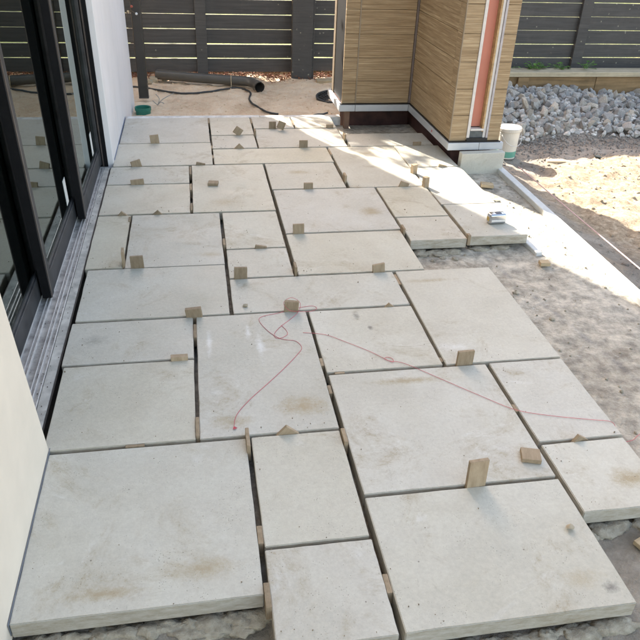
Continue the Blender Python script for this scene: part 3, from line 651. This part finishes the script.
# sill and tracks
hb('sill_board', -.602, -.568, 1.86, 4.50, -.07, -.012, M_sill, .002)
hb('sill_lip', -.568, -.562, 1.86, 4.50, -.07, -.019, M_rubber)
hb('track_base', -.80, -.603, 1.86, 4.50, -.07, -.022, M_track)
for x in (-.606, -.626, -.640, -.672, -.686, -.716, -.730, -.762):
    hb('track_rail', x - .0018, x + .0018, 1.87, 4.49, -.022, -.010, M_alu)
hb('frame_jamb', -.80, -.670, 4.532, 4.536, -.02, 2.2, M_blackface, .002); hb('frame_jamb', -.80, -.580, 4.537, 4.563, -.02, 2.2, M_black, .002); hb('frame_head', -.80, -.56, 1.86, 4.50, 2.16, 2.2, M_black)
hb('jamb_bead', -.612, -.604, 4.531, 4.536, -.018, 2.16, M_bead)
def panel(xo, y0, y1, st0, st1, rail, label):
    t = .040; x0, x1 = xo - t, xo
    bm = bmesh.new()
    def bb(a, b, c, d, e, f, bv=.002): abox(bm, a + .7, b + .7, c - 3, d - 3, e, f, bv)
    bb(x0, x1, y0, y0 + st0, .0, 2.15); bb(x0, x1, y1 - st1, y1, .0, 2.15)
    bb(x0 + .002, x1 - .004, y0 + st0, y1 - st1, .0, rail); bb(x0 + .002, x1 - .004, y0 + st0, y1 - st1, 2.07, 2.15)
    bb(x0 + .008, x1 - .010, y0 + st0, y1 - st1, rail, rail + .012)
    p = obj('door_panel', bm, M_blackface, hs); tag(p, label)
    box('edge_bead', x1 + .7 - .003, x1 + .7 + .0015, y0 - 3 + .0, y0 - 3 + .010, .002, 2.15, M_bead, p)
    box('end_face', x0 + .7 + .001, x1 + .7 - .004, y0 - 3 - .003, y0 - 3 - .0005, .002, 2.15, M_black, p)
    bm = bmesh.new(); xg = (x0 + x1) / 2 + .7; ya, yb, za, zb = y0 + st0 - 3, y1 - st1 - 3, rail, 2.08
    abox(bm, xg - .003, xg + .003, ya, yb, za, zb); obj('glass', bm, M_glass, p)
    return p, xg + .0035
pA, gA = panel(-.618, 3.645, 4.53, .055, .022, .095, 'far door panel')
pB, gB = panel(-.662, 2.79, 3.755, .055, .055, .10, 'middle door panel')
pC, gC = panel(-.706, 1.90, 2.90, .055, .055, .10, 'near door panel')
def sticker(p, xg, y, z, a, l_, h_):
    bm = bmesh.new(); abox(bm, 0, .0008, -h_ / 2, h_ / 2, -l_ / 2, l_ / 2); o = obj('sticker', bm, M_paper, p, loc=(xg, y - 3, z), rot=(a, 0, 0)); return o
sticker(pB, gB, 3.56, .20, .05, .14, .06)
sticker(pA, gA, 4.34, .20, .05, .14, .055)
for o_ in list(COL.objects):
    if o_.type == 'MESH' and (o_.parent == hs or (o_.parent and o_.parent.parent == hs)):
        for v in o_.data.vertices:
            v.co.y -= .10 * max(0, min(2.4, o_.location.z + v.co.z))
# small debris in the gap between sill and slabs
bm = bmesh.new(); rr = random.Random(5)
for i in range(150):
    y = rr.uniform(1.9, 4.48); x = rr.gauss(-.585, .022) if rr.random() < .6 else rr.uniform(-.70, -.6); q = rr.uniform(.001, .0028)
    r = bmesh.ops.create_icosphere(bm, subdivisions=1, radius=q)
    zz = -.01 if x < -.569 else -.055
    if x < -.603: zz = -.02
    for v in r['verts']: v.co = v.co * rr.uniform(.5, 1.3) + Vector((x, y, zz))
tag(obj('sill_debris', bm, plain('debris', (.14, .11, .085), .9)), kind='stuff')
# twist of wire on the jamb and cut nail with flower scrap near the wall top
dp = empty('downpipe', (-.462, 6.70, -.12), 'dark bronze downpipe hanging off the far end of the white wall', 'downpipe')
bm = bmesh.new(); abox(bm, -.043, .043, -.035, .035, 0, 3.0, .008, 3); obj('pipe_body', bm, M_downpipe, dp, smooth=False)
bm = bmesh.new(); abox(bm, -.045, .045, -.037, .037, -.001, .012, .006, 3); obj('rim', bm, M_downpipe, dp)
bm = bmesh.new(); abox(bm, -.05, .047, -.04, .042, .82, .845, .002); obj('bracket', bm, M_downpipe, dp)
tw = empty('dried_twig', (-.53, 6.60, .62), 'small dried twig with pale buds stuck at the white wall edge', 'twig')
bm = bmesh.new(); tube(bm, [(-.0, -.02, .0), (.03, -.05, .02), (.075, -.04, -.005)], .003, 5); tube(bm, [(.03, -.05, .02), (.045, -.06, .05)], .002, 5); tube(bm, [(.01, -.03, .008), (-.01, -.07, -.03)], .002, 5); obj('stem', bm, M_brown_post, tw)
for p_, m_ in (((.078, -.04, -.008), M_paper), ((.046, -.06, .052), plain('dry_red_bud', (.35, .08, .05))), ((.012, -.05, .01), M_scrap)):
    bm = bmesh.new(); bmesh.ops.create_icosphere(bm, subdivisions=2, radius=.011); obj('bud', bm, m_, tw, loc=p_)

# ------------------------------------------------------------------ fence
FY = 7.70
fe = empty('slat_fence', (0, FY, 0), 'charcoal horizontal slat fence with bright gaps across the back', 'fence')
spans = [(-3.0, -1.5, 0), (-1.5, .1, 0), (.1, 1.13, 0), (1.13, 2.7, .012), (2.7, 4.27, .018), (4.27, 5.85, .024), (5.85, 7.4, .026)]
rr = random.Random(2)
for a, b, dz in spans:
    for k in range(10):
        z0 = -.108 + .1415 * k + dz + rr.uniform(-.002, .002)
        box('fence_board', a + .002, b - .002, rr.uniform(0, .003), .022, z0, z0 + .1325 + rr.uniform(-.002, .003) + (.002 if a > 2 else 0), M_fence, fe, .001)
for x, wd, y0, z0, z1 in ((-1.5, .11, -.045, -.2, 1.5), (.095, .11, -.03, -.16, 1.5), (1.13, .215, -.10, -.26, 1.55), (2.7, .12, -.045, -.2, 1.5), (4.27, .12, -.045, -.1, 1.5), (5.85, .12, -.045, -.1, 1.5)):
    box('fence_post', x - wd / 2, x + wd / 2, y0, -.001, z0, z1, M_fence, fe, .003)
box('fence_post', 1.245, 1.26, -.06, -.001, -.26, 1.5, M_fence, fe, .001)
# bark mulch along the fence foot
bm = bmesh.new(); rr = random.Random(9)
for i in range(1500):
    x = rr.uniform(-1, 2.3); y = rr.gauss(7.72, .09); 
    if x > 1.2: y = min(y, 7.85)
    l = rr.uniform(.012, .05); wd = rr.uniform(.004, .012)
    m_ = Matrix.Translation((x, y, gh(x, y) + rr.uniform(.0, .03))) @ Matrix.Rotation(rr.uniform(0, 6.28), 4, 'Z') @ Matrix.Rotation(rr.gauss(0, .5), 4, 'Y')
    abox(bm, -l / 2, l / 2, -wd / 2, wd / 2, 0, .004, 0, 1, m_)
tag(obj('bark_mulch', bm, M_bark), kind='stuff')
o = box('timber_offcut', -.30, .30, -.06, .06, 0, .05, M_scrap, None, .004); o.location = (1.56, 7.42, -.15); o.rotation_euler.z = -.06; tag(o, 'pale sawn timber piece on the sand right of the wide fence post', 'offcut')

# ------------------------------------------------------------------ lying downpipe with elbow
pe = empty('loose_pipe', (0, 7.2, 0), 'grey brown round downpipe with an elbow lying on sand by the fence', 'pipe')
def gz(x, y): return gh(x, y)
path = smooth_path([(-.372, .24, -.075), (.0, .14, -.085), (.32, .05, -.088), (.48, .0, -.088), (.56, -.05, -.09), (.605, -.13, -.096), (.625, -.20, -.10)], 5)
bm = bmesh.new(); tube(bm, path, .047, 20, caps=False)
inner = [p.copy() for p in path]; tube(bm, inner[::-1], .043, 20, caps=False)
obj('pipe_body', bm, M_pipe, pe, smooth=True)
bm = bmesh.new(); e = path[-1]; d = (path[-1] - path[-2]).normalized(); tube(bm, [e - d * .03, e + d * .006], .0505, 20, caps=False); tube(bm, [e + d * .006, e - d * .03], .043, 20, caps=False); obj('collar', bm, M_pipe, pe, smooth=True)
bm = bmesh.new(); tube(bm, [(.36, -.04, -.16), (.36, -.02, -.06), (.362, 0, -.035)], .004, 6); obj('peg', bm, M_scrap, pe)
hp = [(-.62, 7.15), (-.45, 7.10), (-.25, 7.03), (-.05, 6.99), (.12, 7.02), (.28, 7.12), (.42, 7.16), (.50, 7.08), (.53, 6.9), (.50, 6.68), (.54, 6.45), (.62, 6.28), (.72, 6.22)]
bm = bmesh.new(); tube(bm, [Vector((p.x, p.y, .01 + sum(gh(p.x + .07 * u_, p.y + .07 * v_) for u_ in (-1, 0, 1) for v_ in (-1, 0, 1)) / 9)) for p in smooth_path([(a, b, 0) for a, b in hp], 5)], .0095, 8); tag(obj('poly_hose', bm, M_hose, smooth=True), 'thin black irrigation hose snaking over the sand past the lying pipe', 'hose')
# green drain riser
bm = bmesh.new(); lathe(bm, [(.064, -.05), (.064, .03), (.070, .03), (.070, .055), (.064, .055), (.060, .052), (.058, -.05)], 28)
o = obj('drain_riser', bm, M_green, loc=(-.452, 6.28, -.15), smooth=False); tag(o, 'short green drain pipe riser in the sand beside the white wall', 'drain')
bm = bmesh.new()
for p in ([(0, 0, 0), (.02, .02, .05), (-.01, .03, .09)], [(0, 0, 0), (.05, .01, .05), (.15, .06, .09)], [(0, 0, 0), (-.04, .0, .04)], [(.0, .0, .0), (.03, -.02, .03), (.06, -.02, .02)]): tube(bm, smooth_path(p, 3), .0035, 5)
tag(obj('wire_twist', bm, plain('grey_wire', (.30, .28, .25), .6), loc=(-.34, 6.55, -.15)), 'tangled grey tie wire stub poking out of the sand near the green riser', 'wire')
# rubble bits by the downpipe
for i, (x, y, r) in enumerate([(-.40, 7.42, .06), (-.30, 7.5, .045), (-.45, 7.3, .05)]):
    o = link('stone_lump', rockmesh('stone_lump', r, 30 + i, M_peb), loc=(x, y, gh(x, y) + r * .4)); tag(o, ['largest beige stone lump behind the downpipe foot', 'smallest beige stone lump near the pipe end', 'middle beige stone lump next to the downpipe foot'][i], 'stone')
# black drain grate
gr = empty('drain_grate', (1.33, 6.72, gh(1.33, 6.72) + .015), 'round black plastic drain grate half buried beside the column wing', 'grate')
bm = bmesh.new(); lathe(bm, [(.185, -.02), (.19, .012), (.172, .014), (.168, -.02)], 36); obj('ring', bm, M_hose, gr)
for k in range(-5, 6):
    x = k * .031; l = math.sqrt(max(.001, .17 ** 2 - x * x)); bm = bmesh.new(); abox(bm, -.005, .005, -l, l, -.006, .008, .001); obj('bar', bm, M_hose, gr, loc=(x, 0, 0), rot=(0, 0, 0))
bm = bmesh.new()
for k in (-.09, 0, .09): abox(bm, -math.sqrt(.17 ** 2 - k * k), math.sqrt(.17 ** 2 - k * k), k - .006, k + .006, -.006, .006)
obj('cross_bar', bm, M_hose, gr)
gr.rotation_euler = (.05, -.08, .5)
bm = bmesh.new(); tube(bm, [Vector((p.x, p.y, gh(p.x, p.y) + .006)) for p in smooth_path([(1.18, 6.30, 0), (1.05, 6.22, 0), (.93, 6.15, 0), (.80, 6.12, 0)], 5)], .009, 8); tag(obj('cable', bm, M_hose, smooth=True), 'short black cable on sand between the grate and the kerb', 'cable')

# ------------------------------------------------------------------ retaining sleepers
rw = empty('sleeper_wall', (4.5, 7.2, 0), 'low treated timber sleeper retaining wall below the fence on the right', 'retaining wall')
box('cap_sleeper', -2.4, 3.6, -.02, .20, -.048, .002, M_sleepertop, rw, .006, 2)
for (a, b) in ((-2.3, -.2), (-.195, 3.6)):
    for k in range(2):
        z1 = -.052 - k * .202; box('sleeper', a, b, .02, .095, z1 - .2, z1, M_sleeper, rw, .005, 2)
for x in (-1.05, 1.9): box('sleeper_post', x - .06, x + .06, -.015, .018, -.5, -.052, M_sleeper, rw, .004)
# weeds growing at the fence foot
def weed(x, y, s, n, label, seed, name='weed'):
    e = empty(name, (x, y - .09, -.03), label, 'weed'); q = random.Random(seed); bm = bmesh.new(); bs = bmesh.new()
    for i in range(n):
        a = q.uniform(0, 6.28); r = q.uniform(.2, 1) * s; h = q.uniform(.35, 1) * s * .8
        tip = Vector((math.cos(a) * r, math.sin(a) * r * .6, h)); tube(bs, [(0, 0, 0), (tip.x * .4, tip.y * .4, h * .7), tip], .0015, 4)
        L_ = q.uniform(.03, .05); d = Vector((math.cos(a), math.sin(a), q.uniform(-.4, .3))).normalized(); sd_ = d.cross(Vector((0, 0, 1))).normalized() * L_ * .55
        p = [tip, tip + d * L_ * .5 + sd_ + Vector((0, 0, .004)), tip + d * L_ * 1.2, tip + d * L_ * .5 - sd_ + Vector((0, 0, .004))]
        v = [bm.verts.new(c_) for c_ in p]; bm.faces.new(v)
    obj('leaves', bm, M_leafg, e); obj('stems', bs, M_leafg, e)
weed(3.62, 7.45, .12, 40, 'leafy green weed clump by the column side of the retaining wall', 1)
weed(3.92, 7.46, .10, 26, 'second leafy weed clump on top of the retaining wall', 2)
weed(4.22, 7.46, .12, 14, 'thin straggly weed left of the right fence post', 3)
weed(3.36, 7.45, .08, 12, 'few leaves of a weed peeking out right next to the column', 4)

# ------------------------------------------------------------------ rock pile
rp = empty('rock_pile', (3.6, 6.4, -.3), 'heap of blue grey quarry rocks in front of the sleeper wall', 'rock pile')
RM = [rockmesh('rock', 1, 100 + i, M_rock, random.Random(i).uniform(.6, .9), random.Random(i).randint(13, 19)) for i in range(16)]
rr = random.Random(21); pts = []
tries = 0
def front(x): return 5.78 + .10 * math.sin(x * 2.3) + .10 * (x - 3)
while len(pts) < 300 and tries < 60000:
    tries += 1; x = rr.uniform(2.72, 5.0); y = rr.uniform(5.6, 7.16)
    if y < front(x): continue
    r = rr.choice([.036, .042, .048, .055, .064])
    z = -.30 + rock_mound(x, y) + .01 + r * .25
    if any((x - a) ** 2 + (y - b) ** 2 < (.78 * (r + c)) ** 2 for a, b, z_, c in pts): continue
    pts.append((x, y, z + rr.uniform(0, .03), r))
n0 = len(pts)
for x, y, z, r in list(pts)[:300]:
    o = link('rock', rr.choice(RM), rp, (x - 3.6, y - 6.4, z + .3), (rr.uniform(0, 6), rr.uniform(0, 6), rr.uniform(0, 6))); s_ = r * 1.12; o.scale = (s_ * rr.uniform(.85, 1.3), s_, s_ * rr.uniform(.8, 1.1))
bm = bmesh.new()
for i in range(1500):
    x = rr.uniform(2.6, 5.3); y = rr.uniform(front(x) - .05, 7.18); r = rr.uniform(.02, .042)
    me_ = rr.choice(RM); k0 = len(bm.verts); bm.from_mesh(me_); bm.verts.ensure_lookup_table()
    m_ = Matrix.Translation((x - 3.6, y - 6.4, rock_mound(x, y) + rr.uniform(-.01, .04))) @ Matrix.Rotation(rr.uniform(0, 6), 4, (1, .3, .5)) @ Matrix.Scale(r, 4)
    for v in bm.verts[k0:]: v.co = m_ @ v.co
tag(obj('small_rocks', bm, M_rock, rp), kind='stuff')
bm = bmesh.new()
for i in range(2600):
    x = rr.uniform(2.3, 5.2); y = front(x) - abs(rr.gauss(0, .22)); r = rr.uniform(.004, .013)
    if y < 3 or x < 2.25: continue
    k0 = len(bm.verts); bm.from_mesh(RM[i % 6]); bm.verts.ensure_lookup_table(); m_ = Matrix.Translation((x, y, gh(x, y) + r * .3)) @ Matrix.Rotation(rr.uniform(0, 6), 4, (1, .3, .5)) @ Matrix.Scale(r, 4)
    for v in bm.verts[k0:]: v.co = m_ @ v.co
def grav():
    m = Mat('gravel', .9, .2); co = m.coord(world=True); m.col(m.ramp(m.noise(co, 25, 2), [(.3, (.13, .12, .11)), (.7, (.36, .33, .29))])); return m.m
M_gravel = grav()
tag(obj('gravel', bm, M_gravel), kind='stuff')
bm = bmesh.new()
for i in range(1000):
    x = rr.uniform(2.2, 4.2); y = rr.uniform(2.6, 5.6); r = rr.choice([.005, .007, .009, .014, .02]) * rr.uniform(.6, 1.1)
    k0 = len(bm.verts); bm.from_mesh(RM[i % 5]); bm.verts.ensure_lookup_table(); m_ = Matrix.Translation((x, y, gh(x, y) - r * .15)) @ Matrix.Rotation(rr.uniform(0, 6), 4, (1, .3, .5)) @ Matrix.Scale(r, 4)
    for v in bm.verts[k0:]: v.co = m_ @ v.co
for i in range(1500):
    x = rr.uniform(-.5, 1.9); y = rr.uniform(5.72, 7.6); r = rr.choice([.004, .006, .008, .012]) * rr.uniform(.6, 1.1)
    k0 = len(bm.verts); bm.from_mesh(RM[i % 5]); bm.verts.ensure_lookup_table(); m_ = Matrix.Translation((x, y, gh(x, y) - r * .15)) @ Matrix.Rotation(rr.uniform(0, 6), 4, (1, .3, .5)) @ Matrix.Scale(r, 4)
    for v in bm.verts[k0:]: v.co = m_ @ v.co
tag(obj('soil_clods', bm, M_ground, smooth=True), kind='stuff')
for x, y, r, i in ((3.33, 5.28, .035, 1),):
    o = link('dark_stone', rockmesh('dark_stone', r, 77, plain('dark_stone', (.05, .055, .05), .5)), loc=(x, y, gh(x, y) + .01)); tag(o, 'single dark stone on the dirt in front of the rock heap', 'stone')
o = box('timber_offcut', -.08, .08, -.035, .035, 0, .03, M_scrap, None, .003); o.location = (2.92, 5.23, gh(2.92, 5.23)); o.rotation_euler.z = -.1; tag(o, 'weathered offcut half buried at the shadow edge near the bucket', 'offcut')

# ------------------------------------------------------------------ bucket
bk = empty('bucket', (2.53, 5.36, -.285), 'small white lidded bucket with a green band standing behind the column', 'bucket', rz=.3)
bm = bmesh.new(); rg = lathe(bm, [(.074, 0), (.078, .0), (.089, .235), (.093, .237), (.093, .243), (.09, .244)], 36); bm.faces.new(rg[0][::-1]); obj('body', bm, M_bucketw, bk, smooth=False)
bm = bmesh.new(); lathe(bm, [(.0795, .012), (.0822, .062)], 36); obj('band', bm, M_bucketg, bk)
bm = bmesh.new(); rg = lathe(bm, [(.096, .222), (.098, .226), (.098, .246), (.093, .251), (.088, .247), (.03, .247), (.026, .251)], 36); bm.faces.new(rg[-1]); obj('lid', bm, M_bucketw, bk)
for s_ in (-1, 1):
    bm = bmesh.new(); abox(bm, -.011, .011, -.005, .005, -.016, .016, .003, 2); obj('lug', bm, M_bucketw, bk, loc=(.094 * s_, 0, .20), rot=(0, 0, math.pi / 2))
hpnt = [(.097 * math.cos(t), -.03 - .075 * math.sin(t), .20 - .085 * math.sin(t)) for t in [math.pi * k / 14 for k in range(15)]]
bm = bmesh.new(); tube(bm, hpnt, .0018, 6); obj('handle', bm, M_alu, bk, smooth=True)

# ------------------------------------------------------------------ beyond the fence: unseen house and sapling added to shape the sunlight
nh = empty('shade_house', (-1.06, 9, 0), 'unseen house block added beyond the fence to cast the left shade edge', 'house')
box('wall', -3.2, 0, 0, 8, -.2, 6.2, M_brick, nh); nh.rotation_euler.z = .451  # added block, turned along the sun azimuth to edge the sun patch
bm = bmesh.new(); a = [bm.verts.new(p) for p in ((-3.3, -.05, 6.203), (-.02, -.05, 6.203), (-.02, 8.1, 6.203), (-3.3, 8.1, 6.203), (-1.6, 1.5, 7.2), (-1.6, 6.5, 7.2))]
for f_ in ((0, 1, 4), (1, 2, 5, 4), (2, 3, 5), (3, 0, 4, 5), (3, 2, 1, 0)): bm.faces.new([a[i] for i in f_])
obj('roof', bm, M_tile, nh)
tr = empty('tree', (-.72, 8.72, -.1), 'unseen slim sapling added beyond the fence, stems and leaves placed to streak the sun', 'tree'); q = random.Random(4)
bm = bmesh.new(); bl = bmesh.new()
tube(bm, smooth_path([(.05, .1, 0), (.0, .08, .9), (-.05, .05, 1.7), (-.02, 0, 2.2)], 4), .03, 8)
for i in range(8):
    x = -.22 + .068 * i + q.uniform(-.02, .02); h = 2.95 + q.uniform(-.12, .10) - (.15 if i % 2 else 0)
    tube(bm, smooth_path([(-.02, 0, 2.05), (x * .7, .03, 2.3), (x, .02, 2.55), (x + q.uniform(-.02, .02), 0, h)], 4), [.012] * 8 + [.011] * 4 + [.005], 6)
def leaves(cx_, cz_, sx_, sz_, n):
    for k in range(n):
        c = Vector((cx_ + q.gauss(0, sx_), q.gauss(0, .08), cz_ + q.gauss(0, sz_)))
        d = Vector((q.gauss(0, .5), q.gauss(0, .5), 1)).normalized(); s_ = d.orthogonal().normalized() * .022; s_.rotate(Matrix.Rotation(q.uniform(0, 6), 3, d)); d = d * .09
        bl.faces.new([bl.verts.new(p) for p in (c - d * .5, c + s_, c + d * .5, c - s_)])
leaves(.14, 2.60, .08, .045, 200); leaves(-.09, 2.77, .05, .02, 40); leaves(.18, 2.50, .07, .045, 150); leaves(.10, 2.36, .06, .05, 60); leaves(.10, 2.92, .10, .05, 60); leaves(-.3, 2.5, .05, .04, 20)  # leaf clusters placed to dapple chosen spots on the slabs
obj('trunk', bm, M_treebark, tr); obj('crown', bl, M_leaf, tr)

S.render.engine = 'CYCLES'
S.render.resolution_x = 1024; S.render.resolution_y = 1024
